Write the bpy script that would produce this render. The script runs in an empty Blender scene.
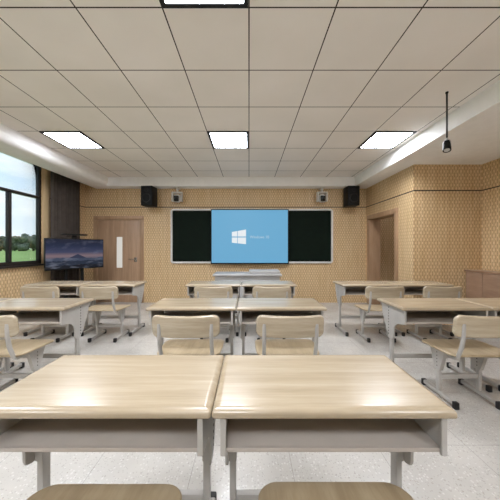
import bpy, bmesh, math, random
from mathutils import Vector, Matrix
random.seed(7)
SC = bpy.context.scene
C = SC.collection
PI = math.pi
EYE = 1.33

# ---------------------------------------------------------------- materials
def srgb(r, g, b):
    def f(c):
        c /= 255.0
        return c / 12.92 if c <= 0.04045 else ((c + 0.055) / 1.055) ** 2.4
    return (f(r), f(g), f(b), 1.0)

class NT:
    """tiny node helper"""
    def __init__(s, name):
        s.m = bpy.data.materials.new(name); s.m.use_nodes = True
        s.t = s.m.node_tree; s.n = s.t.nodes; s.l = s.t.links
        s.b = s.n['Principled BSDF']; s.out = s.n['Material Output']
    def node(s, typ, **kw):
        nd = s.n.new(typ)
        for k, v in kw.items():
            if k == 'ins':
                for i, val in v.items(): s.inp(nd, i, val)
            else: setattr(nd, k, v)
        return nd
    def inp(s, nd, i, val):
        if hasattr(val, 'is_linked') or hasattr(val, 'links'): s.l.new(val, nd.inputs[i])
        else: nd.inputs[i].default_value = val
    def math(s, op, a, b=None, c=None):
        nd = s.n.new('ShaderNodeMath'); nd.operation = op
        s.inp(nd, 0, a)
        if b is not None: s.inp(nd, 1, b)
        if c is not None: s.inp(nd, 2, c)
        return nd.outputs[0]
    def mix(s, f, a, b):
        nd = s.n.new('ShaderNodeMix'); nd.data_type = 'RGBA'
        s.inp(nd, 0, f); s.inp(nd, 6, a); s.inp(nd, 7, b)
        return nd.outputs[2]
    def obj_coord(s): return s.n.new('ShaderNodeTexCoord').outputs['Object']
    def sep(s, v):
        nd = s.n.new('ShaderNodeSeparateXYZ'); s.l.new(v, nd.inputs[0]); return nd.outputs
    def noise(s, vec, scale=5, detail=2, rough=.5):
        nd = s.n.new('ShaderNodeTexNoise'); s.l.new(vec, nd.inputs['Vector'])
        nd.inputs['Scale'].default_value = scale; nd.inputs['Detail'].default_value = detail
        nd.inputs['Roughness'].default_value = rough
        return nd.outputs[0]
    def mapping(s, vec, scale=(1,1,1), loc=(0,0,0)):
        nd = s.n.new('ShaderNodeMapping'); s.l.new(vec, nd.inputs[0])
        nd.inputs['Scale'].default_value = scale
        s.inp(nd, 1, loc)
        return nd.outputs[0]
    def ramp(s, f, stops):
        nd = s.n.new('ShaderNodeValToRGB'); s.l.new(f, nd.inputs[0])
        e = nd.color_ramp.elements
        while len(e) < len(stops): e.new(0.5)
        for k, (p, c) in enumerate(stops): e[k].position = p; e[k].color = c
        return nd.outputs[0]
    def color(s, c): s.inp(s.b, 'Base Color', c)
    def bump(s, h, strength=.2, dist=.01):
        nd = s.n.new('ShaderNodeBump'); nd.inputs['Strength'].default_value = strength
        nd.inputs['Distance'].default_value = dist; s.l.new(h, nd.inputs['Height'])
        s.l.new(nd.outputs[0], s.b.inputs['Normal'])

def plain(name, rgb, rough=.5, metal=0, spec=.5, var=.04, coat=0):
    t = NT(name)
    n = t.noise(t.obj_coord(), 9, 3)
    c = srgb(*rgb); lo = tuple(x * (1 - var) for x in c[:3]) + (1,); hi = tuple(min(1, x * (1 + var)) for x in c[:3]) + (1,)
    t.color(t.ramp(n, [(.35, lo), (.65, hi)]))
    t.b.inputs['Roughness'].default_value = rough; t.b.inputs['Metallic'].default_value = metal
    t.b.inputs['Specular IOR Level'].default_value = spec
    t.b.inputs['Coat Weight'].default_value = coat
    return t.m

def wood(name, dark, mid, light, rough=.3, gscale=(1.2, 22, 22), spec=.5, coat=0.0):
    t = NT(name)
    rnd = t.node('ShaderNodeObjectInfo').outputs['Random']
    off = t.math('MULTIPLY', rnd, 37.0)
    comb = t.node('ShaderNodeCombineXYZ'); t.l.new(off, comb.inputs[0]); t.l.new(off, comb.inputs[1])
    v = t.mapping(t.obj_coord(), gscale, comb.outputs[0])
    n1 = t.noise(v, 1.0, 6, .6)
    v2 = t.mapping(t.obj_coord(), tuple(x * 4 for x in gscale), comb.outputs[0])
    n2 = t.noise(v2, 1.4, 3, .6)
    f = t.math('ADD', t.math('MULTIPLY', n1, .75), t.math('MULTIPLY', n2, .25))
    t.color(t.ramp(f, [(.34, srgb(*dark)), (.5, srgb(*mid)), (.66, srgb(*light))]))
    t.b.inputs['Roughness'].default_value = rough
    t.b.inputs['Specular IOR Level'].default_value = spec
    t.bump(n2, .03, .002)
    t.b.inputs['Coat Weight'].default_value = coat; t.b.inputs['Coat Roughness'].default_value = .14
    return t.m

def acoustic_panel():
    # light oak boards milled with staggered vertical slots
    t = NT('slotted oak panel')
    x, y, z = t.sep(t.obj_coord())[0:3]
    u = t.math('ADD', x, y)
    pitch, per = .0290, .118
    col = t.math('FLOOR', t.math('DIVIDE', u, pitch))
    fu = t.math('FRACT', t.math('DIVIDE', u, pitch))
    par = t.math('MULTIPLY', t.math('MODULO', t.math('ADD', col, 1000.0), 2.0), .5)
    fz = t.math('FRACT', t.math('ADD', t.math('ADD', t.math('DIVIDE', z, per), par), 100.0))
    du = t.math('ABSOLUTE', t.math('SUBTRACT', fu, .5))
    dz = t.math('ABSOLUTE', t.math('SUBTRACT', fz, .5))
    inu = t.math('LESS_THAN', du, .15); inz = t.math('LESS_THAN', dz, .34)
    slot = t.math('MULTIPLY', inu, inz)
    # shallow line between the columns
    line = t.math('MULTIPLY', t.math('GREATER_THAN', du, .40), .45)
    g = t.noise(t.mapping(t.obj_coord(), (26, 26, 1.3)), 1.0, 4, .6)
    base = t.ramp(g, [(.32, srgb(211, 181, 136)), (.5, srgb(222, 193, 149)), (.68, srgb(230, 204, 162))])
    m1 = t.mix(line, base, srgb(120, 86, 52))
    t.color(t.mix(t.math('MULTIPLY', slot, .88), m1, srgb(128, 92, 56)))
    t.b.inputs['Roughness'].default_value = .45
    h = t.math('SUBTRACT', 1.0, slot)
    t.bump(h, .35, .004)
    return t.m

def ceiling_mat():
    t = NT('ceiling tiles')
    x, y, z = t.sep(t.obj_coord())[0:3]
    T = .597
    def ln(v, off, w):
        f = t.math('FRACT', t.math('ADD', t.math('DIVIDE', t.math('SUBTRACT', v, off), T), 50.5))
        return t.math('LESS_THAN', t.math('ABSOLUTE', t.math('SUBTRACT', f, .5)), w)
    l = t.math('MAXIMUM', ln(x, 0, .0085), ln(y, 1.693, .0085))
    n = t.noise(t.obj_coord(), 1.3, 3)
    base = t.ramp(n, [(.35, srgb(232, 227, 220)), (.65, srgb(239, 234, 228))])
    t.color(t.mix(l, base, srgb(58, 50, 44)))
    t.b.inputs['Roughness'].default_value = .75
    t.b.inputs['Specular IOR Level'].default_value = .25
    return t.m

def floor_mat():
    t = NT('terrazzo tile floor')
    oc = t.obj_coord()
    x, y, z = t.sep(oc)[0:3]
    def ln(v, off, w):
        f = t.math('FRACT', t.math('ADD', t.math('DIVIDE', t.math('SUBTRACT', v, off), .6), 50.5))
        return t.math('LESS_THAN', t.math('ABSOLUTE', t.math('SUBTRACT', f, .5)), w)
    l = t.math('MAXIMUM', ln(x, .86, .0028), ln(y, 1.66, .0028))
    n = t.noise(oc, 2.5, 4)
    base = t.ramp(n, [(.35, srgb(182, 178, 171)), (.65, srgb(195, 191, 184))])
    def flecks(scale, thr, dens, seed):
        vo = t.node('ShaderNodeTexVoronoi'); t.l.new(t.mapping(oc, (1,1,1), (seed, seed*.7, 0)), vo.inputs['Vector'])
        vo.inputs['Scale'].default_value = scale
        d = t.math('LESS_THAN', vo.outputs['Distance'], thr)
        r = t.sep(vo.outputs['Color'])
        pick = t.math('LESS_THAN', r[0], dens)
        return t.math('MULTIPLY', d, pick), vo.outputs['Color']
    f1, _ = flecks(46, .26, .40, 3.1)
    f2, _ = flecks(90, .30, .35, 7.7)
    f3, _ = flecks(60, .34, .30, 1.3)
    c = t.mix(t.math('MULTIPLY', f3, .40), base, srgb(222, 220, 216))
    c = t.mix(t.math('MULTIPLY', f1, .30), c, srgb(128, 118, 108))
    c = t.mix(t.math('MULTIPLY', f2, .32), c, srgb(110, 102, 96))
    t.color(t.mix(t.math('MULTIPLY', l, .55), c, srgb(120, 114, 108)))
    t.b.inputs['Roughness'].default_value = .22
    t.b.inputs['Specular IOR Level'].default_value = .45
    return t.m

def emit(name, rgb, strength):
    t = NT(name)
    t.color((0.0, 0.0, 0.0, 1)); t.b.inputs['Emission Color'].default_value = srgb(*rgb)
    t.b.inputs['Emission Strength'].default_value = strength
    return t.m

def glass_mat():
    t = NT('clear window glass')
    tr = t.node('ShaderNodeBsdfTransparent'); tr.inputs[0].default_value = (.97, .99, .98, 1)
    gl = t.node('ShaderNodeBsdfGlossy'); gl.inputs['Roughness'].default_value = .02
    fr = t.node('ShaderNodeFresnel'); fr.inputs[0].default_value = 1.3
    mx = t.node('ShaderNodeMixShader'); t.l.new(fr.outputs[0], mx.inputs[0])
    t.l.new(tr.outputs[0], mx.inputs[1]); t.l.new(gl.outputs[0], mx.inputs[2])
    t.l.new(mx.outputs[0], t.out.inputs[0])
    return t.m

def night_picture():
    # the picture shown on the TV: dusk sky over misty hills, in the screen's own plane (local x, z)
    t = NT('tv picture')
    oc = t.obj_coord(); x, y, z = t.sep(oc)[0:3]
    v = t.math('ADD', t.math('DIVIDE', z, .58), .5)         # 0..1 up
    sky = t.ramp(v, [(.0, srgb(40, 58, 84)), (.30, srgb(92, 108, 136)), (.44, srgb(178, 150, 158)), (.56, srgb(84, 92, 130)), (.78, srgb(42, 56, 96)), (1, srgb(24, 32, 62))])
    cn = t.noise(t.mapping(oc, (3, 1, 7)), 1.5, 5)
    sky = t.mix(t.math('MULTIPLY', t.math('GREATER_THAN', cn, .0), t.math('MULTIPLY', t.math('MAXIMUM', t.math('SUBTRACT', cn, .52), 0.0), 1.8)), sky, srgb(150, 160, 190))
    hx = t.node('ShaderNodeCombineXYZ'); t.l.new(x, hx.inputs[0])
    def ridge(base, amp, sc, col, prev, seed):
        nn = t.noise(t.mapping(hx.outputs[0], (1,1,1), (seed,0,0)), sc, 4)
        top = t.math('ADD', base, t.math('MULTIPLY', t.math('SUBTRACT', nn, .5), amp))
        return t.mix(t.math('LESS_THAN', v, top), prev, col)
    peak = t.math('SUBTRACT', .50, t.math('MULTIPLY', t.math('ABSOLUTE', t.math('ADD', x, -.02)), .9))
    sky = t.mix(t.math('LESS_THAN', v, peak), sky, srgb(66, 76, 108))
    c = ridge(.36, .25, 5, srgb(84, 98, 128), sky, 3)
    c = ridge(.27, .22, 7, srgb(48, 62, 88), c, 9)
    c = ridge(.13, .22, 6, srgb(18, 26, 44), c, 5)
    mist = t.noise(t.mapping(oc, (4, 1, 16)), 1.0, 5)
    mf = t.math('MULTIPLY', t.math('MAXIMUM', t.math('SUBTRACT', mist, .5), 0.0), t.math('MULTIPLY', t.math('LESS_THAN', v, .36), 3.2))
    c = t.mix(mf, c, srgb(170, 178, 200))
    t.color((0.01, .01, .01, 1)); t.l.new(c, t.b.inputs['Emission Color'])
    t.b.inputs['Emission Strength'].default_value = .42
    t.b.inputs['Roughness'].default_value = .25; t.b.inputs['Specular IOR Level'].default_value = .2
    return t.m

M = {}
M['top'] = wood('pale maple laminate', (158, 142, 117), (171, 155, 130), (183, 168, 144), rough=.27, gscale=(1.3, 24, 24), coat=.4)
M['ply'] = wood('moulded birch plywood', (168, 153, 129), (183, 168, 143), (195, 181, 157), rough=.26, gscale=(1.6, 18, 30), coat=.6)
M['seatply'] = wood('seat birch plywood', (156, 138, 110), (171, 153, 124), (183, 166, 137), rough=.32, gscale=(14, 1.8, 10))
M['metal'] = plain('light grey powder coat', (174, 170, 164), .42)
M['tray'] = plain('warm grey sheet steel', (178, 169, 159), .5)
M['hole'] = plain('dark hole', (52, 48, 46), .8)
M['rubber'] = plain('black rubber', (22, 21, 21), .55)
M['black'] = plain('black plastic', (9, 9, 9), .5, spec=.25)
M['blackm'] = plain('matt black metal', (18, 17, 16), .55, spec=.3)
M['cone'] = plain('speaker cone', (26, 25, 24), .5, spec=.3)
M['frame'] = plain('dark bronze window frame', (36, 33, 31), .4)
M['panel'] = acoustic_panel()
M['oak'] = wood('plain light oak', (200, 170, 128), (214, 186, 144), (224, 198, 158), rough=.4, gscale=(16, 16, 1.2))
M['ceiling'] = ceiling_mat()
M['floor'] = floor_mat()
M['plaster'] = plain('off white plaster', (240, 239, 237), .7, spec=.3, var=.02)
M['door'] = wood('brown oak veneer', (156, 126, 99), (170, 139, 111), (182, 152, 123), rough=.4, gscale=(18, 18, 1.2))
M['doorframe'] = wood('brown oak frame', (152, 121, 92), (166, 134, 104), (176, 146, 116), rough=.4, gscale=(14, 14, 1.5))
M['cabinet'] = wood('brown laminate', (136, 108, 87), (148, 119, 97), (158, 129, 107), rough=.35, gscale=(3, 3, 14))
M['curtain'] = plain('dark brown curtain cloth', (74, 66, 60), .85, spec=.2, var=.12)
M['board'] = plain('dark green chalkboard', (10, 22, 14), .7, spec=.12, var=.12)
M['alu'] = plain('white aluminium', (214, 213, 208), .35)
M['console'] = plain('silver grey console', (176, 174, 172), .4)
M['white'] = plain('white plastic', (205, 202, 196), .45)
M['steel'] = plain('brushed steel', (190, 186, 180), .25, metal=.9)
M['frost'] = emit('frosted door glass with painted backlight', (226, 222, 214), .85)  # emission stands in for light coming through the glass; nothing shines behind it
M['trim'] = plain('dark bronze strip', (58, 46, 36), .4)
M['lamp'] = emit('lamp diffuser', (238, 243, 254), 27.0)
M['screen'] = emit('blue screen', (105, 172, 211), .92)
M['logo'] = emit('white screen text', (232, 238, 242), .95)
M['text'] = emit('pale screen text', (196, 220, 234), .85)
M['tv'] = night_picture()
M['glass'] = glass_mat()
M['lens'] = plain('camera lens', (14, 14, 16), .1)
M['lenslit'] = plain('silver lens ring', (200, 198, 194), .3)

def foliage():
    t = NT('tree foliage')
    n = t.noise(t.obj_coord(), .9, 6, .7)
    t.color(t.ramp(n, [(.3, srgb(66, 74, 60)), (.5, srgb(108, 116, 98)), (.7, srgb(146, 152, 130))]))
    t.b.inputs['Roughness'].default_value = .8
    return t.m
def lawn():
    t = NT('lawn')
    n = t.noise(t.obj_coord(), .15, 5, .6)
    t.color(t.ramp(n, [(.3, srgb(150, 178, 84)), (.7, srgb(172, 196, 108))]))
    t.b.inputs['Roughness'].default_value = .9
    return t.m
M['leaf'] = foliage(); M['lawn'] = lawn(); M['bark'] = plain('bark', (84, 70, 56), .9)

# ---------------------------------------------------------------- mesh helpers
def add_box(bm, x0, x1, y0, y1, z0, z1, bev=0, seg=2, mat=None):
    r = bmesh.ops.create_cube(bm, size=1)
    vs = r['verts']
    for v in vs:
        v.co = Vector((x0 + (v.co.x + .5) * (x1 - x0), y0 + (v.co.y + .5) * (y1 - y0), z0 + (v.co.z + .5) * (z1 - z0)))
    if bev > 0:
        es = list({e for v in vs for e in v.link_edges})
        r2 = bmesh.ops.bevel(bm, geom=es, offset=bev, segments=seg, affect='EDGES', profile=.5)
        vs = list({v for f in r2['faces'] for v in f.verts})
    return vs
def add_rings(bm, rings, cap0=True, cap1=True):
    R = [[bm.verts.new(p) for p in r] for r in rings]
    n = len(R[0])
    for a, b in zip(R, R[1:]):
        for i in range(n):
            j = (i + 1) % n
            bm.faces.new((a[i], a[j], b[j], b[i]))
    if cap0: bm.faces.new(list(reversed(R[0])))
    if cap1: bm.faces.new(R[-1])
    return R
def rrect(w, d, r, n=8, m=6):
    """rounded rectangle outline, counter-clockwise, with m points per straight side"""
    pts = []
    w2, d2 = w / 2, d / 2
    cs = [(w2 - r, d2 - r, 0), (-w2 + r, d2 - r, 90), (-w2 + r, -d2 + r, 180), (w2 - r, -d2 + r, 270)]
    for k, (cx, cy, a0) in enumerate(cs):
        for i in range(n + 1):
            a = math.radians(a0 + 90 * i / n)
            pts.append((cx + r * math.cos(a), cy + r * math.sin(a)))
        nx = cs[(k + 1) % 4]; a = math.radians(nx[2])
        q = (nx[0] + r * math.cos(a), nx[1] + r * math.sin(a)); p = pts[-1]
        for i in range(1, m):
            f = i / m
            pts.append((p[0] + (q[0] - p[0]) * f, p[1] + (q[1] - p[1]) * f))
    return pts
def slab_bm(w, d, t, rc, re, seg=5):
    """flat slab, rounded corners, full rounded rim; centre at origin, top at z=0"""
    bm = bmesh.new()
    prof = []
    for i in range(seg + 1):
        a = PI / 2 * i / seg
        prof.append((.009 * (1 - math.sin(a)), -t + .009 * (1 - math.cos(a))))
    for i in range(7):
        a = PI / 2 * i / 6
        prof.append((.030 * (1 - math.cos(a)), -.019 + .019 * math.sin(a)))
    rings = []
    for ins, z in prof:
        rings.append([(x, y, z) for x, y in rrect(w - 2 * ins, d - 2 * ins, max(rc - ins, .002), 8, 1)])
    add_rings(bm, rings)
    return bm
def panel_bm(w, d, t, rc, re, fn, seg=4, inner=8, m=14):
    """rounded panel whose faces are dense rings so fn(x, y, z) may bend it"""
    bm = bmesh.new()
    prof = []
    for i in range(seg + 1):
        a = PI / 2 * i / seg
        prof.append((re * (1 - math.sin(a)), -t / 2 + re * (1 - math.cos(a))))
    for i in range(seg + 1):
        a = PI / 2 * i / seg
        prof.append((re * (1 - math.cos(a)), t / 2 - re + re * math.sin(a)))
    rings = []
    base0 = rrect(w - 2 * re, d - 2 * re, max(rc - re, .002), 8, m)
    for k in range(1, inner + 1):
        s = k / inner
        rings.append([(x * s, y * s, -t / 2) for x, y in base0])
    rings.pop()
    for ins, z in prof:
        rings.append([(x, y, z) for x, y in rrect(w - 2 * ins, d - 2 * ins, max(rc - ins, .002), 8, m)])
    for k in range(inner - 1, 0, -1):
        s = k / inner
        rings.append([(x * s, y * s, t / 2) for x, y in base0])
    add_rings(bm, rings)
    for v in bm.verts: v.co = Vector(fn(*v.co))
    return bm
def tube_bm(bm, pts, r, n=10, flat=1.0):
    pts = [Vector(p) for p in pts]
    rings = []
    up = Vector((1, 0, 0))
    for i, p in enumerate(pts):
        d = (pts[min(i + 1, len(pts) - 1)] - pts[max(i - 1, 0)]).normalized()
        a = d.cross(up)
        if a.length < .1: a = d.cross(Vector((0, 0, 1)))
        a.normalize(); b = d.cross(a).normalized()
        rings.append([p + a * r * math.cos(2 * PI * k / n) * flat + b * r * math.sin(2 * PI * k / n) for k in range(n)])
    add_rings(bm, rings)
def lathe(bm, prof, n=24, M4=None):
    rings = [[(r * math.cos(2 * PI * k / n), r * math.sin(2 * PI * k / n), z) for k in range(n)] for r, z in prof]
    R = add_rings(bm, rings)
    if M4 is not None:
        for ring in R:
            for v in ring: v.co = M4 @ v.co
def prism(bm, outline, x0, x1):
    """outline of (y, z) extruded along x"""
    add_rings(bm, [[(x0, y, z) for y, z in outline], [(x1, y, z) for y, z in outline]])
def obj(name, bm, mat, parent=None, smooth=True, angle=32, wn=False):
    bmesh.ops.recalc_face_normals(bm, faces=bm.faces)
    me = bpy.data.meshes.new(name); bm.to_mesh(me); bm.free()
    for m_ in (mat if isinstance(mat, (list, tuple)) else [mat]): me.materials.append(m_)
    if smooth:
        for p in me.polygons: p.use_smooth = True
        me.set_sharp_from_angle(angle=math.radians(angle))
    o = bpy.data.objects.new(name, me); C.objects.link(o)
    if parent is not None: o.parent = parent
    if wn:
        w = o.modifiers.new('wn', 'WEIGHTED_NORMAL'); w.keep_sharp = True
    return o
def tag(o, label, cat, group=None, kind=None):
    o['label'] = label; o['category'] = cat
    if group: o['group'] = group
    if kind: o['kind'] = kind
    return o
def thing(name, label, cat, loc=(0, 0, 0), rz=0, group=None):
    o = bpy.data.objects.new(name, None); C.objects.link(o)
    o.empty_display_size = .1
    o.location = loc; o.rotation_euler = (0, 0, rz)
    return tag(o, label, cat, group)
def struct(name, bm, mat, parent=None, **kw):
    o = obj(name, bm, mat, parent, **kw)
    if parent is None: o['kind'] = 'structure'
    return o
def copy_tree(o, parent=None):
    c = o.copy(); C.objects.link(c); c.parent = parent
    for ch in list(o.children): copy_tree(ch, c)
    return c
def box(name, x0, x1, y0, y1, z0, z1, mat, parent=None, bev=0, fn=obj):
    bm = bmesh.new(); add_box(bm, x0, x1, y0, y1, z0, z1, bev)
    return fn(name, bm, mat, parent)

# ---------------------------------------------------------------- the room
XL, XR, XA = -4.0, 4.03, 2.854       # left wall, right wall, right wall of the narrower front part
YB, YA, YR = 6.0, 4.26, -3.4         # board wall, return wall, rear wall
ZC, ZS = 2.985, 2.775
box('floor', XL - .25, 4.9, YR - .1, 8.2, -.12, 0, M['floor'], fn=struct)
bm = bmesh.new(); add_box(bm, -3.30, 2.47, YR, 5.74, ZC, ZC + .12)
struct('ceiling', bm, M['ceiling'])

# left soffit with a rounded lip and a curtain pocket behind it
bm = bmesh.new()
prof = [(-3.28, ZC + .1), (-3.28, ZC - .02)]
r = .11
for i in range(9):
    a = PI / 2 * i / 8
    prof.append((-3.28 - r + r * math.cos(a), ZS + r - r * math.sin(a)))
prof += [(-3.72, ZS), (-3.72, ZC + .1)]
add_rings(bm, [[(x, YR, z) for x, z in prof], [(x, YB, z) for x, z in prof]])
struct('trim_1', bm, M['plaster'])
box('trim_2', XL - .25, -3.72, YR, YB, ZC - .02, ZC + .1, M['plaster'], fn=struct)
# soffit over the board wall
bm = bmesh.new()
add_box(bm, -3.34, 2.47, 5.73, YB, ZS, ZC + .1)
struct('trim_3', bm, M['plaster'])
# soffit along the right wall
bm = bmesh.new()
add_box(bm, 2.47, 4.9, YR, 8.2, ZS, ZC + .1)
struct('trim_4', bm, M['plaster'])

# board wall with its door opening
D0, D1, DZ = -3.74, -2.60, 2.06      # opening of the left door
bm = bmesh.new()
add_box(bm, XL - .25, D0, YB, YB + .15, 0, 3.1)
add_box(bm, D0, D1, YB, YB + .15, DZ, 3.1)
add_box(bm, D1, 3.08, YB, YB + .15, 0, 3.1)
struct('wall_front', bm, M['panel'])
# narrow right wall with doorway into the corridor
bm = bmesh.new()
R0, R1, RZ = 4.75, 5.84, 2.03
add_box(bm, XA, 3.08, YA, R0, 0, ZS)
add_box(bm, XA, 3.08, R1, YB, 0, ZS)
add_box(bm, XA, 3.08, R0, R1, RZ, ZS)
struct('wall_right_front', bm, M['panel'])
box('wall_right_return', 3.08, 4.9, YA, YA + .12, 0, ZS, M['panel'], fn=struct)
box('wall_right_rear', XR, XR + .12, YR, YA, 0, ZS, M['panel'], fn=struct)
bm = bmesh.new(); add_box(bm, 3.081, 4.7, 6.55, 6.65, 0, ZS); add_box(bm, 4.6, 4.7, YA + .12, 6.55, 0, ZS); add_box(bm, 3.0, 3.08, YB + .15, 6.65, 0, ZS)
struct('wall_corridor', bm, M['panel'])
box('wall_rear', XL - .25, XR + .12, YR - .12, YR, 0, 3.1, M['plaster'], fn=struct)

# left wall: slotted panel inside, plaster outside, window openings
WZ0, WZ1 = 1.03, 2.96
bays = [(2.89, 4.72), (.55, 2.38), (-1.75, .08)]
def wall_with_bays(bm, x0, x1, z_top=3.1):
    add_box(bm, x0, x1, YR, YB, 0, WZ0)
    add_box(bm, x0, x1, YR, YB, WZ1, z_top)
    edges = [YR] + [e for b in sorted(bays) for e in b] + [YB]
    for k in range(0, len(edges), 2):
        add_box(bm, x0, x1, edges[k], edges[k + 1], WZ0, WZ1)
bm = bmesh.new(); wall_with_bays(bm, XL - .02, XL); struct('wall_left', bm, M['panel'])
bm = bmesh.new(); wall_with_bays(bm, XL - .09, XL - .021); struct('wall_left_outer', bm, M['plaster'])
for k, (y0, y1) in enumerate(bays):
    bm = bmesh.new()
    fx0, fx1 = XL - .05, XL + .015
    fw = .05
    add_box(bm, fx0, fx1, y0, y1, WZ0, WZ0 + .065, .004)
    add_box(bm, fx0, fx1, y0, y1, WZ1 - fw, WZ1, .004)
    add_box(bm, fx0, fx1, y0, y0 + fw, WZ0, WZ1, .004)
    add_box(bm, fx0, fx1, y1 - fw, y1, WZ0, WZ1, .004)
    zt = 2.29
    add_box(bm, fx0, fx1, y0 + fw, y1 - fw, zt - .024, zt + .024, .004)
    w3 = (y1 - y0) / 3
    for q in (1, 2):
        add_box(bm, fx0, fx1, y0 + w3 * q - .024, y0 + w3 * q + .024, WZ0 + .05, zt, .004)
    win = struct('window_%d' % (k + 1), bm, M['frame'])
    g = bmesh.new(); add_box(g, XL - .028, XL - .022, y0 + fw, y1 - fw, zt + .03, WZ1 - fw)
    obj('window_pane', g, M['glass'], win, smooth=False)
    for q in range(3):
        g = bmesh.new(); a = y0 + w3 * q + (.05 if q == 0 else .024); b = y0 + w3 * (q + 1) - (.05 if q == 2 else .024)
        add_box(g, XL - .028, XL - .022, a, b, WZ0 + .065, zt - .03)
        obj('window_pane', g, M['glass'], win, smooth=False)
    g = bmesh.new(); add_box(g, XL - .0, XL + .05, y0 - .03, y1 + .03, WZ0 - .035, WZ0, .005)
    obj('window_sill', g, M['frame'], win)

# dark bronze strip around the walls
zt = 2.325
bm = bmesh.new()
add_box(bm, XL, XA, YB - .006, YB, zt - .009, zt + .009)
struct('trim_5', bm, M['trim'])
bm = bmesh.new()
add_box(bm, XA - .006, XA, YA - .006, YB - .006, zt - .009, zt + .009)
struct('trim_6', bm, M['trim'])
bm = bmesh.new()
add_box(bm, XA, XR, YA - .006, YA, zt - .009, zt + .009)
add_box(bm, XR - .006, XR, YR, YA - .006, zt - .009, zt + .009)
struct('trim_7', bm, M['trim'])
bm = bmesh.new()
add_box(bm, XL, XL + .006, 4.74, YB - .006, zt - .009, zt + .009)
struct('trim_8', bm, M['trim'])

# plain oak strip between the window and the curtain
box('trim_9', XL, XL + .012, 4.74, 4.93, 0, ZC, M['oak'], fn=struct)

# left door (closed) in the board wall
bm = bmesh.new(); add_box(bm, D0 + .06, D1 - .06, YB + .005, YB + .05, .005, DZ - .05, .003)
door = struct('door_1', bm, M['door'])
bm = bmesh.new()
add_box(bm, D0 - .04, D0 + .055, YB - .03, YB + .14, 0, DZ - .045, .006)
add_box(bm, D1 - .055, D1 + .04, YB - .03, YB + .14, 0, DZ - .045, .006)
add_box(bm, D0 - .04, D1 + .04, YB - .03, YB + .14, DZ - .045, DZ + .05, .006)
obj('door_frame', bm, M['doorframe'], door)
gx0, gx1 = -3.225, -3.085
bm = bmesh.new(); add_box(bm, gx0, gx1, YB - .002, YB + .006, .85, 1.60)
obj('glass_panel', bm, M['frost'], door, smooth=False)
bm = bmesh.new()
for a, b, c, d in ((gx0 - .02, gx0, .83, 1.62), (gx1, gx1 + .02, .83, 1.62), (gx0, gx1, .83, .85), (gx0, gx1, 1.60, 1.62)):
    add_box(bm, a, b, YB - .006, YB + .006, c, d)
obj('glass_bead', bm, M['doorframe'], door)
bm = bmesh.new()
add_box(bm, -2.80, -2.73, YB - .008, YB + .006, .99, 1.10, .003)
tube_bm(bm, [(-2.765, YB, 1.06), (-2.765, YB - .05, 1.06)], .012)
tube_bm(bm, [(-2.755, YB - .05, 1.06), (-2.83, YB - .055, 1.06), (-2.91, YB - .05, 1.06)], .011)
add_box(bm, -2.785, -2.745, YB - .02, YB - .006, 1.0, 1.03, .003)
h = obj('door_handle', bm, M['steel'], door); h['label'] = 'steel lever handle'

# right doorway frame (open)
bm = bmesh.new()
add_box(bm, XA - .03, 3.10, R0 - .05, R0 + .045, 0, RZ + .0, .006)
add_box(bm, XA - .03, 3.10, R1 - .045, R1 + .05, 0, RZ + .0, .006)
add_box(bm, XA - .03, 3.10, R0 - .05, R1 + .05, RZ - .03, RZ + .07, .006)
struct('door_2', bm, M['doorframe'])

# ---------------------------------------------------------------- ceiling lights
T = .597
def light_panel(x0, y0, label):
    t = thing('ceiling_light', label, 'ceiling light', (x0 + T / 2, y0 + T / 2, ZC), 0, 'square ceiling light panels')
    a = T / 2 - .006; f = .030
    bm = bmesh.new()
    add_box(bm, -a, a, -a, -a + f, -.012, 0); add_box(bm, -a, a, a - f, a, -.012, 0)
    add_box(bm, -a, -a + f, -a + f, a - f, -.012, 0); add_box(bm, a - f, a, -a + f, a - f, -.012, 0)
    obj('lamp_frame', bm, M['blackm'], t, smooth=False)
    bm = bmesh.new(); add_box(bm, -a + f, a - f, -a + f, a - f, -.006, 0)
    obj('diffuser', bm, M['lamp'], t, smooth=False)
    ld = bpy.data.lights.new('panel_light', 'AREA'); ld.shape = 'SQUARE'; ld.size = 2 * (a - f) - .01
    ld.energy = 19; ld.color = (.92, .95, 1.0); ld.spread = math.radians(155)
    lo = bpy.data.objects.new('panel_light', ld); C.objects.link(lo); lo.parent = t; lo.location = (0, 0, -.010)
Y3 = 1.693 + 3 * T
light_panel(-5 * T, Y3, 'lit square ceiling panel on the window side, above the TV')
light_panel(-T, Y3, 'lit square ceiling panel in the middle of the ceiling, nearer the blackboard')
light_panel(3 * T, Y3, 'lit square ceiling panel beside the right soffit, left of the hanging camera')
light_panel(-T, Y3 - 4 * T, 'lit square ceiling panel cut off by the top edge of the photo')
for xx in (-5 * T,):
    light_panel(xx, Y3 - 4 * T, 'lit square ceiling panel in the same row as the cut-off one, outside the frame')
for xx in (-5 * T, -T, 3 * T):
    light_panel(xx, Y3 - 8 * T, 'lit square ceiling panel behind the camera')
# unseen lamp added to brighten the corridor walls beyond the doorway
t = thing('added_corridor_light', 'added unseen round lamp that brightens the corridor beyond the doorway', 'ceiling light', (3.9, 5.5, ZS))
bm = bmesh.new(); lathe(bm, [(.16, 0), (.16, -.03), (.15, -.035)], 28); obj('added_lamp_housing', bm, M['alu'], t)
bm = bmesh.new(); lathe(bm, [(.14, -.036), (.13, -.045)], 28); obj('diffuser', bm, M['lamp'], t)

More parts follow.
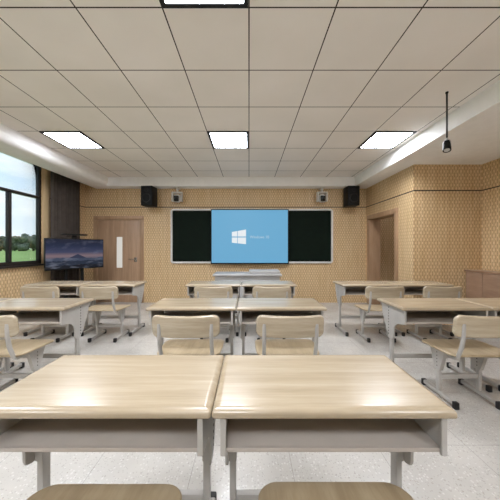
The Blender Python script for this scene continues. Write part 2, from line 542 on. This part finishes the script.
# ---------------------------------------------------------------- student desks
ZT = EYE - .555          # desk top height
DD = .455                # desk depth
def make_desk(W):
    t = thing('student_desk', '', 'desk')
    bm = slab_bm(W - .001, DD, .034, .010, .0135)
    for v in bm.verts: v.co.z += ZT
    obj('tabletop', bm, M['top'], t, wn=True)
    a = W / 2 - .03       # outer face of the side panels
    zt = ZT - .032; zb = .612
    # open book tray
    bm = bmesh.new()
    add_box(bm, -a + .012, a - .012, -.20, .19, zb, zb + .012, .002)
    add_box(bm, -a + .012, a - .012, .178, .19, zb + .01, zt, .002)
    add_box(bm, -a + .012, a - .012, -.205, -.193, zb, zb + .014, .002)
    obj('book_tray', bm, M['tray'], t)
    for s in (-1, 1):
        # side panel that narrows into the sleeve of the leg
        o = [(-.212, zt), (-.212, zb - .006), (-.19, zb - .010), (-.14, zb - .022)]
        for i in range(7):
            an = PI / 2 * i / 6
            o.append((-.14 + .10 * math.sin(an), zb - .12 + .098 * math.cos(an)))
        o += [(-.038, .43), (-.030, .412), (-.002, .400), (.045, .412), (.085, .46), (.165, .64), (.185, zt)]
        bm = bmesh.new()
        x0, x1 = (a - .012, a) if s > 0 else (-a, -a + .012)
        prism(bm, o, x0, x1)
        # folded front flange
        fx0, fx1 = (a - .020, a) if s > 0 else (-a, -a + .020)
        add_box(bm, fx0, fx1, -.216, -.204, zb - .006, zt, .002)
        # sleeve wrapped round the leg
        sx0, sx1 = (a - .045, a - .010) if s > 0 else (-a + .010, -a + .045)
        add_box(bm, sx0, sx1, .007, .065, .395, zb, .003)
        hb = bm; old = set(bm.faces)
        for k in range(10):
            z = .44 + k * .030
            for xx in ((a + .0005) if s > 0 else (-a - .0005),):
                lathe(hb, [(.0062, -.001), (.0062, .001)], 10, Matrix.Translation((xx, .045, z)) @ Matrix.Rotation(PI / 2, 4, 'Y'))
        for f in bm.faces:
            if f not in old: f.material_index = 1
        obj('side_panel', bm, [M['metal'], M['hole']], t, smooth=False)
        # leg
        lx0, lx1 = (a - .042, a - .014) if s > 0 else (-a + .014, -a + .042)
        bm = bmesh.new(); add_box(bm, lx0, lx1, .014, .058, .05, .60, .004)
        obj('leg', bm, M['metal'], t)
        # foot bar
        bm = bmesh.new(); add_box(bm, lx0 - .004, lx1 + .004, -.245, .195, .022, .056, .006)
        fb = obj('foot_bar', bm, M['metal'], t)
        for ya, yb in ((-.268, -.233), (.185, .22)):
            bm = bmesh.new(); add_box(bm, lx0 - .006, lx1 + .006, ya, yb, 0, .058, .007)
            obj('foot_cap', bm, M['rubber'], fb)
    bm = bmesh.new(); add_box(bm, -a + .043, a - .043, .022, .048, .187, .235, .003)
    obj('stretcher', bm, M['metal'], t)
    return t

desk0 = make_desk(.849)
first = [True]
def place(proto, flag, x, y, label, group, rz=0, sx=1.0):
    o = proto if flag[0] else copy_tree(proto)
    flag[0] = False
    o.location = (x, y, 0); o.rotation_euler = (0, 0, rz); o.scale = (sx, 1, 1)
    o['label'] = label; o['group'] = group
    return o
near = {1: .842, 2: 2.30, 3: 3.735}
DW = .845
def dy(r): return near[r] + DD / 2
desks = [
 (1, -.555, 'foreground student desk, left one of the nearest pair'),
 (1, .295, 'foreground student desk, right one of the nearest pair'),
 (2, -.545, 'middle row student desk of the centre block, left one of its pair'),
 (2, .307, 'middle row student desk of the centre block, right one of its pair'),
 (3, -.545, 'back row student desk in front of the blackboard, left of the centre pair'),
 (3, .306, 'back row student desk in front of the blackboard, right of the centre pair'),
 (2, -2.155, 'student desk of the middle row in the window-side block, the one next to the aisle'),
 (2, -3.006, 'student desk of the middle row by the window, cut off at left edge'),
 (3, -2.155, 'student desk of the farthest row in front of the closed brown door'),
 (3, -3.006, 'student desk of the farthest row in front of the TV, beside the window wall'),
 (2, 1.855, 'student desk of the right block, middle row, with perforated side panel facing the aisle'),
 (2, 2.706, 'student desk of the right block, middle row, cut off at right edge of photo'),
 (3, 1.845, 'student desk of the farthest row in front of the open doorway'),
 (3, 2.696, 'student desk of the farthest row in front of the brown slotted return wall'),
]
for r, x, lab in desks:
    place(desk0, first, x, dy(r), lab, 'pale wood student desks')

# ---------------------------------------------------------------- chairs
def make_chair():
    t = thing('student_chair', '', 'chair')
    # seat: front edge rolls down, shallow dish
    def sf(x, y, z):
        yy = y - .05
        dz = 0
        f = y / .195
        if f > .35: dz -= .012 * ((f - .35) / .65) ** 2
        dz -= .010 * (1 - min(1, (x / .2) ** 2)) * (1 - min(1, abs(f)))
        return (x * (1 - .05 * max(0, -f)), yy, .460 + z + dz)
    bm = panel_bm(.54, .39, .018, .078, .008, sf)
    obj('seat', bm, M['seatply'], t)
    # backrest: plywood wrapped round the sitter, thick rolled rim
    def bf(x, y, z):
        yc = .030 * (x / .26) ** 2
        lean = -.10 * y
        return (x, -.295 + yc + z + lean, 0.716 + y - .008 * (1 - (x / .27) ** 2) * (1 if y > 0 else .2))
    bm = panel_bm(.535, .182, .034, .048, .0165, bf)
    obj('backrest', bm, M['ply'], t)
    for s in (-1, 1):
        x = s * .205
        pts = [(x, -.285, .735), (x, -.287, .70), (x, -.284, .62), (x, -.268, .54), (x, -.243, .475), (x * .99, -.225, .44), (x * .96, -.19, .425), (x * .91, -.12, .425), (x * .90, -.02, .425)]
        bm = bmesh.new(); tube_bm(bm, pts, .0155, 10)
        obj('back_post', bm, M['metal'], t)
        # tapered sleeve under the seat
        o = [(-.085, .437), (-.078, .40), (-.035, .26), (-.028, .24), (.028, .24), (.035, .26), (.078, .40), (.085, .437)]
        a = .18
        bm = bmesh.new()
        prism(bm, o, s * a - .016, s * a + .016)
        hb = bm; old = set(bm.faces)
        for k in range(5):
            for dxx in (-.0165, .0165):
                lathe(hb, [(.005, -.0008), (.005, .0008)], 8, Matrix.Translation((s * a + dxx, 0, .275 + k * .03)) @ Matrix.Rotation(PI / 2, 4, 'Y'))
        for f in bm.faces:
            if f not in old: f.material_index = 1
        obj('leg_sleeve', bm, [M['metal'], M['hole']], t, smooth=False)
        bm = bmesh.new(); add_box(bm, s * a - .013, s * a + .013, -.019, .019, .05, .26, .004)
        obj('leg', bm, M['metal'], t)
        bm = bmesh.new(); add_box(bm, s * a - .018, s * a + .018, -.175, .175, .022, .056, .006)
        fb = obj('foot_bar', bm, M['metal'], t)
        for ya, yb in ((-.20, -.165), (.165, .20)):
            bm = bmesh.new(); add_box(bm, s * a - .020, s * a + .020, ya, yb, 0, .058, .007)
            obj('foot_cap', bm, M['rubber'], fb)
    bm = bmesh.new(); add_box(bm, -.167, .167, -.012, .012, .16, .20, .003)
    obj('stretcher', bm, M['metal'], t)
    return t
chair0 = make_chair(); cfirst = [True]
cy = {1: .770, 1.5: .778, 2: 2.215, 3: 3.655}
chairs = [
 (1, -.50, 'wooden-seat chair at the left foreground desk, only seat edge showing at the bottom'),
 (1.5, .30, 'wooden-seat chair at the right foreground desk, only seat edge showing at the bottom'),
 (2, -.50, 'student chair with shiny curved backrest behind the left foreground desk'),
 (2, .325, 'student chair with shiny curved backrest behind the right foreground desk'),
 (3, -.49, 'distant student chair under the back row desk left of centre, below the blackboard'),
 (3, .315, 'distant student chair tucked under the back row desk right of centre, below the blackboard'),
 (2, -2.10, 'student chair at the left edge of photo, its backrest half cut off'),
 (3, -2.07, 'far student chair in front of the closed door, seat and feet in the aisle'),
 (3, -2.88, 'far student chair in front of the TV, beside the window wall'),
 (2, 1.888, 'student chair at the right edge of photo, tilted tube post and tapered sleeve showing'),
 (3, 1.87, 'far student chair in front of the open doorway, its feet showing in the aisle'),
 (3, 2.665, 'far student chair in front of the return wall, left of the brown cabinet'),
]
for r, x, lab in chairs:
    place(chair0, cfirst, x, cy[r], lab, 'pale plywood student chairs')

# ---------------------------------------------------------------- board wall things
# chalkboard with sliding panels
bx0, bx1, bz0, bz1 = -1.90, 2.035, .955, 2.28
t = thing('chalkboard', 'wide dark green chalkboard with rounded white frame behind the blue screen', 'chalkboard', (0, YB, 0))
bm = bmesh.new()
cx, cz = (bx0 + bx1) / 2, (bz0 + bz1) / 2
def ring(ins, y): return [(cx + a, y, cz + b) for a, b in rrect(bx1 - bx0 - 2 * ins, bz1 - bz0 - 2 * ins, max(.075 - ins, .01), 6, 1)]
add_rings(bm, [ring(.05, -.004), ring(.0, -.004), ring(.0, -.045), ring(.008, -.055), ring(.032, -.055), ring(.040, -.045), ring(.05, -.02)], False, False)
obj('board_frame', bm, M['alu'], t)
bm = bmesh.new(); add_rings(bm, [ring(.035, -.004), ring(.035, -.03)]); obj('board_surface', bm, M['board'], t, smooth=False)
bm = bmesh.new(); add_box(bm, bx0 + .05, bx0 + .06, -.04, -.03, bz0 + .05, bz1 - .05); add_box(bm, bx1 - .06, bx1 - .05, -.04, -.03, bz0 + .05, bz1 - .05)
obj('sliding_track', bm, M['board'], t, smooth=False)
# big display
sx0, sx1, sz0, sz1 = -.915, .95, .945, 2.26
t = thing('interactive_display', 'large bright blue wall screen showing a white four-pane logo', 'screen', (0, YB, 0))
bm = bmesh.new(); add_box(bm, sx0, sx1, -.12, -.058, sz0, sz1, .006); obj('display_housing', bm, M['black'], t)
bm = bmesh.new(); add_box(bm, -.4, .4, -.0585, -.029, 1.3, 1.9); obj('wall_bracket', bm, M['blackm'], t)
bm = bmesh.new(); add_box(bm, sx0 + .022, sx1 - .022, -.123, -.119, sz0 + .03, sz1 - .022)
scr = obj('screen', bm, M['screen'], t, smooth=False)
# logo, four panes
def PX(px): return (px - 249) / 246 * 5.877
def PZ(py): return EYE + (248 - py) / 246 * 5.877
bm = bmesh.new()
L, Rr = PX(231.9), PX(246.0)
def top(u): return PZ(232.0 + (229.5 - 232.0) * u)
def bot(u): return PZ(242.7 + (244.2 - 242.7) * u)
um = .40; g = .018
for u0, u1 in ((0, um - g), (um + g, 1)):
    for half in (0, 1):
        pts = []
        for u in (u0, u1):
            mid = PZ(237.0)
            if half: pts.append((L + (Rr - L) * u, mid + .012, top(u)))
            else: pts.append((L + (Rr - L) * u, bot(u), mid - .012))
        q = [(pts[0][0], pts[0][1]), (pts[1][0], pts[1][1]), (pts[1][0], pts[1][2]), (pts[0][0], pts[0][2])]
        add_rings(bm, [[(a, -.1235, b) for a, b in q], [(a, -.125, b) for a, b in q]])
obj('logo', bm, M['logo'], scr, smooth=False)
cu = bpy.data.curves.new('screen_text', 'FONT'); cu.body = 'Windows 10'; cu.size = .118; cu.extrude = .0006
cu.materials.append(M['text'])
tx = bpy.data.objects.new('screen_text', cu); C.objects.link(tx)
bpy.context.view_layer.update()
me = bpy.data.meshes.new_from_object(tx.evaluated_get(bpy.context.evaluated_depsgraph_get()))
bpy.data.objects.remove(tx)
w = max(v.co.x for v in me.vertices); sc_ = (PX(269.0) - PX(249.8)) / w
to = bpy.data.objects.new('screen_text', me); C.objects.link(to); to.parent = scr
for v in me.vertices: v.co = Vector((PX(249.8) + v.co.x * sc_, -.1245 - v.co.z, PZ(238.3) + v.co.y * sc_ * 1.05))

# speakers
def speaker(x, y, rz, label):
    t = thing('loudspeaker', label, 'loudspeaker', (x, y, 2.525), rz, 'black wall loudspeakers')
    bm = bmesh.new(); vs = add_box(bm, -.135, .135, -.15, .12, -.225, .225, .014, 3)
    obj('speaker_cabinet', bm, M['black'], t)
    rot = Matrix.Rotation(PI / 2, 4, 'X')
    bm = bmesh.new(); lathe(bm, [(.108, 0), (.108, .010), (.096, .014), (.088, .006), (.040, -.020), (.036, -.008), (.0, .004)][:-1], 28, Matrix.Translation((0, -.148, -.055)) @ rot)
    obj('woofer', bm, M['cone'], t)
    bm = bmesh.new(); lathe(bm, [(.050, 0), (.050, .008), (.040, .008), (.018, -.004), (.012, .006)], 24, Matrix.Translation((0, -.148, .125)) @ rot)
    obj('tweeter', bm, M['cone'], t)
    bm = bmesh.new(); add_box(bm, -.03, .03, .10, .262, -.03, .03, .004); obj('wall_bracket', bm, M['blackm'], t)
speaker(-2.32, 5.74, math.radians(-6), 'black loudspeaker high on the board wall above the closed door side')
speaker(2.38, 5.74, math.radians(3), 'black loudspeaker high on the board wall near the open doorway corner')
# cameras
def camera_dome(x, label):
    t = thing('tracking_camera', label, 'camera', (x, YB - .14, 2.645), 0, 'white tracking cameras above the chalkboard')
    bm = bmesh.new(); tube_bm(bm, [(0, .02, .12), (0, .02, .0)], .028, 14); add_box(bm, -.045, .045, -.02, .14, .10, .125, .006)
    obj('mount_arm', bm, M['white'], t)
    # yoke
    bm = bmesh.new()
    add_box(bm, -.125, .125, -.05, .06, -.02, .02, .014, 3)
    add_box(bm, -.125, -.085, -.05, .06, -.21, .0, .012, 3); add_box(bm, .085, .125, -.05, .06, -.21, .0, .012, 3)
    obj('yoke', bm, M['white'], t)
    bm = bmesh.new(); lathe(bm, [(.02, -.10), (.06, -.095), (.082, -.06), (.085, 0), (.082, .05), (.05, .085), (.01, .09)], 24, Matrix.Translation((0, 0, -.13)))
    obj('camera_head', bm, M['white'], t)
    bm = bmesh.new(); add_box(bm, -.055, .055, -.105, -.05, -.215, -.085, .016, 3)
    h = obj('lens_block', bm, M['lens'], t); h['label'] = 'black lens block'
    bm = bmesh.new(); lathe(bm, [(.032, 0), (.032, .012), (.022, .012), (.020, .002)], 20, Matrix.Translation((0, -.104, -.14)) @ Matrix.Rotation(PI / 2, 4, 'X'))
    obj('lens', bm, M['cone'], h)
camera_dome(-1.71, 'white tracking camera above the left end of the chalkboard')
camera_dome(1.74, 'white tracking camera above the right end of the chalkboard')

# ---------------------------------------------------------------- teacher console
t = thing('teaching_console', 'silver grey teacher console under the blue screen', 'lectern', (-.035, 5.25, 0))
bm = bmesh.new(); add_box(bm, -.66, .66, -.25, .26, .04, .755, .01); obj('console_body', bm, M['console'], t)
bm = bmesh.new(); add_box(bm, -.70, .70, -.29, .30, .755, .800, .012, 3); obj('console_top', bm, M['console'], t)
bm = bmesh.new(); add_box(bm, .04, .68, -.14, .26, .800, .858, .014, 3); obj('raised_lid', bm, M['console'], t)
bm = bmesh.new(); add_box(bm, -.62, .62, -.22, .23, 0, .04); obj('plinth', bm, M['blackm'], t)

# ---------------------------------------------------------------- TV on stand
pl, pr = Vector((-3.745, 4.50, 0)), Vector((-3.18, 5.36, 0))
mid = (pl + pr) / 2; dv = pr - pl; ang = math.atan2(dv.y, dv.x); Wt = dv.length
ztv = EYE - (253.9 - 248) / 246 * 4.93
t = thing('television', 'large flat TV showing dusk mountains, angled in the corner by the window', 'television', (mid.x, mid.y, ztv), ang)
bm = bmesh.new(); add_box(bm, -Wt / 2, Wt / 2, -.02, .03, -.302, .302, .006); obj('tv_housing', bm, M['black'], t)
bm = bmesh.new(); add_box(bm, -Wt / 2 + .012, Wt / 2 - .012, -.0225, -.019, -.282, .290); obj('screen', bm, M['tv'], t, smooth=False)
bm = bmesh.new(); add_box(bm, -.10, .10, .03, .065, -.12, .12, .004); obj('mounting_plate', bm, M['blackm'], t)
st = thing('tv_stand', 'black wheeled pole stand carrying the TV, with a small top shelf', 'stand', (mid.x, mid.y, 0), ang)
bm = bmesh.new()
add_box(bm, -.17, -.12, .07, .13, .09, 1.45, .006); add_box(bm, .12, .17, .07, .13, .09, 1.45, .006)
add_box(bm, -.17, .17, .066, .12, ztv - .10, ztv - .06); add_box(bm, -.17, .17, .066, .12, ztv + .06, ztv + .10)
obj('column', bm, M['blackm'], st)
bm = bmesh.new(); add_box(bm, -.04, .04, .07, .11, 1.40, 1.585, .004); obj('shelf_post', bm, M['blackm'], st)
bm = bmesh.new(); add_box(bm, -.20, .20, -.02, .18, 1.585, 1.612, .005); obj('camera_shelf', bm, M['blackm'], st)
bm = bmesh.new(); add_box(bm, -.20, .20, -.12, .14, .62, .645, .005); obj('equipment_shelf', bm, M['blackm'], st)
bm = bmesh.new(); add_box(bm, -.28, -.22, -.24, .22, .07, .11, .006); add_box(bm, .22, .28, -.24, .22, .07, .11, .006); add_box(bm, -.28, .28, .07, .13, .07, .11, .006)
obj('base', bm, M['blackm'], st)
for sx in (-.25, .25):
    for sy in (-.21, .19):
        bm = bmesh.new(); lathe(bm, [(.026, -.012), (.034, -.009), (.034, .009), (.026, .012)], 18, Matrix.Translation((sx, sy, .034)) @ Matrix.Rotation(PI / 2, 4, 'Y'))
        add_box(bm, sx - .012, sx + .012, sy - .012, sy + .012, .055, .075)
        obj('caster', bm, M['rubber'], st)

# ---------------------------------------------------------------- curtain
bm = bmesh.new()
def curtain_pts(y0, y1, n):
    P = []
    N = n * 10
    for i in range(N + 1):
        y = y0 + (y1 - y0) * i / N
        ph = 2 * PI * n * i / N
        P.append((-3.875 + .045 * math.sin(ph) + .012 * math.sin(ph * .37 + 1), y + .018 * math.sin(2 * ph)))
    return P
def cloth(bm, P, z0, z1, th=.004):
    zs = [z0, z0 + .6, (z0 + z1) / 2, z1 - .5, z1]
    F = []; B = []
    for z in zs:
        F.append([bm.verts.new((x + th, y, z)) for x, y in P]); B.append([bm.verts.new((x, y, z)) for x, y in P])
    for G, rev in ((F, 0), (B, 1)):
        for a, b in zip(G, G[1:]):
            for i in range(len(P) - 1):
                f = (a[i], a[i + 1], b[i + 1], b[i]); bm.faces.new(f if not rev else f[::-1])
    for k in (0, -1):
        for i in range(len(P) - 1): bm.faces.new((F[k][i], F[k][i + 1], B[k][i + 1], B[k][i]))
    for a in range(len(zs) - 1):
        for i in (0, -1): bm.faces.new((F[a][i], F[a + 1][i], B[a + 1][i], B[a][i]))
cloth(bm, curtain_pts(4.79, 5.62, 8), .03, 2.93)
t = thing('curtain', 'dark brown floor-length pleated curtain drawn back beside the window', 'curtain', (0, 0, 0))
obj('curtain_cloth', bm, M['curtain'], t, angle=180)
bm = bmesh.new(); add_box(bm, -3.90, -3.855, YR + .1, 5.95, 2.93, 2.955); obj('curtain_track', bm, M['alu'], t)

# ---------------------------------------------------------------- low cabinet on the right
cx0 = 3.74; cz = .955
t = thing('low_cabinet', 'brown wooden low cabinet along the right wall beside the return wall', 'cabinet', ((cx0 + XR) / 2, 3.35, 0))
hx = (XR - cx0) / 2
bm = bmesh.new(); add_box(bm, -hx + .02, hx - .022, -.90, .90, .06, cz - .025); obj('cabinet_body', bm, M['cabinet'], t)
bm = bmesh.new(); add_box(bm, -hx - .012, hx - .02, -.905, .905, cz - .025, cz, .003); obj('cabinet_top', bm, M['cabinet'], t)
bm = bmesh.new(); add_box(bm, -hx + .04, hx - .03, -.89, .89, 0, .06); obj('plinth', bm, M['blackm'], t)
for k in range(6):
    y0 = -.895 + k * .2983
    bm = bmesh.new(); add_box(bm, -hx, -hx + .019, y0 + .003, y0 + .2953, .07, cz - .032, .002)
    d = obj('cabinet_door', bm, M['cabinet'], t)

# ---------------------------------------------------------------- hanging camera
hx_, hy_ = 2.10, 2.61
t = thing('hanging_camera', 'black rod with a small camera hanging from the ceiling at right', 'camera', (hx_, hy_, ZC), -.677)
bm = bmesh.new(); lathe(bm, [(.014, 0), (.014, -.012), (.010, -.02)], 20); tube_bm(bm, [(0, 0, -.01), (0, 0, -.495)], .0085, 12)
obj('hanging_rod', bm, M['blackm'], t)
bm = bmesh.new()
tube_bm(bm, [(0, 0, -.49), (.0, 0, -.51)], .012, 12)
tube_bm(bm, [(-.03, 0, -.57), (-.03, 0, -.53), (-.02, 0, -.512), (.02, 0, -.512), (.03, 0, -.53), (.03, 0, -.57)], .005, 8)
obj('yoke', bm, M['lenslit'], t)
mt = Matrix.Translation((0, -.0, -.575)) @ Matrix.Rotation(math.radians(158), 4, 'X')
bm = bmesh.new(); lathe(bm, [(.022, -.062), (.032, -.055), (.034, .0), (.036, .02), (.037, .055), (.034, .058), (.030, .050)], 22, mt)
obj('camera_barrel', bm, M['black'], t)
bm = bmesh.new(); lathe(bm, [(.027, .051), (.024, .055)], 20, mt)
obj('lens', bm, M['lenslit'], t)

# ---------------------------------------------------------------- outside
bm = bmesh.new(); add_box(bm, -400, XL - .25, -80, 400, -.45, -.15)
g = struct('ground', bm, M['lawn'])
def tree(x, y, hgt, rad, seed):
    rr = random.Random(seed)
    t = thing('park_tree', 'one of the leafy green trees in the tree line beyond the lawn, through the window', 'tree', (x, y, -.15), 0, 'trees beyond the lawn')
    bm = bmesh.new(); lathe(bm, [(rad * .09, 0), (rad * .06, hgt * .25), (rad * .04, hgt * .6)], 10); obj('trunk', bm, M['bark'], t)
    bm = bmesh.new()
    for k in range(30):
        a = rr.uniform(0, 2 * PI); q = rr.uniform(.1, .78) * rad; f = rr.uniform(0.08, 1)
        c = Vector((q * math.cos(a), q * math.sin(a), hgt * (.16 + .66 * f)))
        s = rad * rr.uniform(.20, .38) * (1.15 - .35 * f)
        r_ = bmesh.ops.create_icosphere(bm, subdivisions=3, radius=1)
        for v in r_['verts']:
            n = v.co.normalized()
            b = 1 + .10 * math.sin(n.x * 9 + k) * math.sin(n.y * 8 + k * 2) + .10 * math.sin(n.z * 13 + n.x * 11) + rr.uniform(-.09, .09)
            v.co = c + Vector((n.x * s * b, n.y * s * b, n.z * s * .85 * b))
    obj('crown', bm, M['leaf'], t, angle=60)
u = Vector((1, 1, 0)).normalized(); dcen = Vector((-112, 120, 0))
for i in range(7):
    for row in range(2):
        p = dcen + u * ((i - 3) * 12.5 + 6 * row) + Vector((-1, 1, 0)).normalized() * (row * 13)
        tree(p.x, p.y, 7.6 + 1.0 * math.sin(i * 2.1 + row) + row * 1.6, 5.6, i * 5 + row)

# ---------------------------------------------------------------- sky
W = bpy.data.worlds.new('sky'); SC.world = W; W.use_nodes = True
nt = W.node_tree; N = nt.nodes; Lk = nt.links
for n_ in list(N): N.remove(n_)
out = N.new('ShaderNodeOutputWorld'); bg = N.new('ShaderNodeBackground')
tc = N.new('ShaderNodeTexCoord'); sp = N.new('ShaderNodeSeparateXYZ'); Lk.new(tc.outputs['Generated'], sp.inputs[0])
cr = N.new('ShaderNodeValToRGB'); Lk.new(sp.outputs[2], cr.inputs[0])
e = cr.color_ramp.elements
e[0].position = 0; e[0].color = srgb(224, 232, 240); e[1].position = .6; e[1].color = srgb(150, 190, 228)
k = e.new(.22); k.color = srgb(196, 219, 240)
mp = N.new('ShaderNodeMapping'); mp.inputs['Scale'].default_value = (2.2, 2.2, 7); Lk.new(tc.outputs['Generated'], mp.inputs[0])
no = N.new('ShaderNodeTexNoise'); no.inputs['Scale'].default_value = 1.3; no.inputs['Detail'].default_value = 6; Lk.new(mp.outputs[0], no.inputs['Vector'])
cl = N.new('ShaderNodeValToRGB'); cl.color_ramp.elements[0].position = .42; cl.color_ramp.elements[1].position = .66; Lk.new(no.outputs[0], cl.inputs[0])
mx = N.new('ShaderNodeMix'); mx.data_type = 'RGBA'; Lk.new(cl.outputs[0], mx.inputs[0]); Lk.new(cr.outputs[0], mx.inputs[6]); mx.inputs[7].default_value = srgb(244, 246, 248)
Lk.new(mx.outputs[2], bg.inputs[0]); bg.inputs[1].default_value = 1.45
Lk.new(bg.outputs[0], out.inputs[0])

# ---------------------------------------------------------------- camera
cam = bpy.data.cameras.new('camera'); co = bpy.data.objects.new('camera', cam); C.objects.link(co)
cam.sensor_width = 36; cam.lens = 246 / 500 * 36
co.location = (0, 0, EYE); co.rotation_euler = (PI / 2, 0, 0)
cam.shift_x = 1 / 500; cam.shift_y = -2 / 500
cam.clip_start = .02; cam.clip_end = 1000
SC.camera = co
SC.view_settings.view_transform = 'Standard'; SC.view_settings.look = 'None'
SC.view_settings.gamma = 1; SC.view_settings.exposure = 0.0
SC.view_settings.use_curve_mapping = False
SC.cycles.max_bounces = 10; SC.cycles.diffuse_bounces = 6
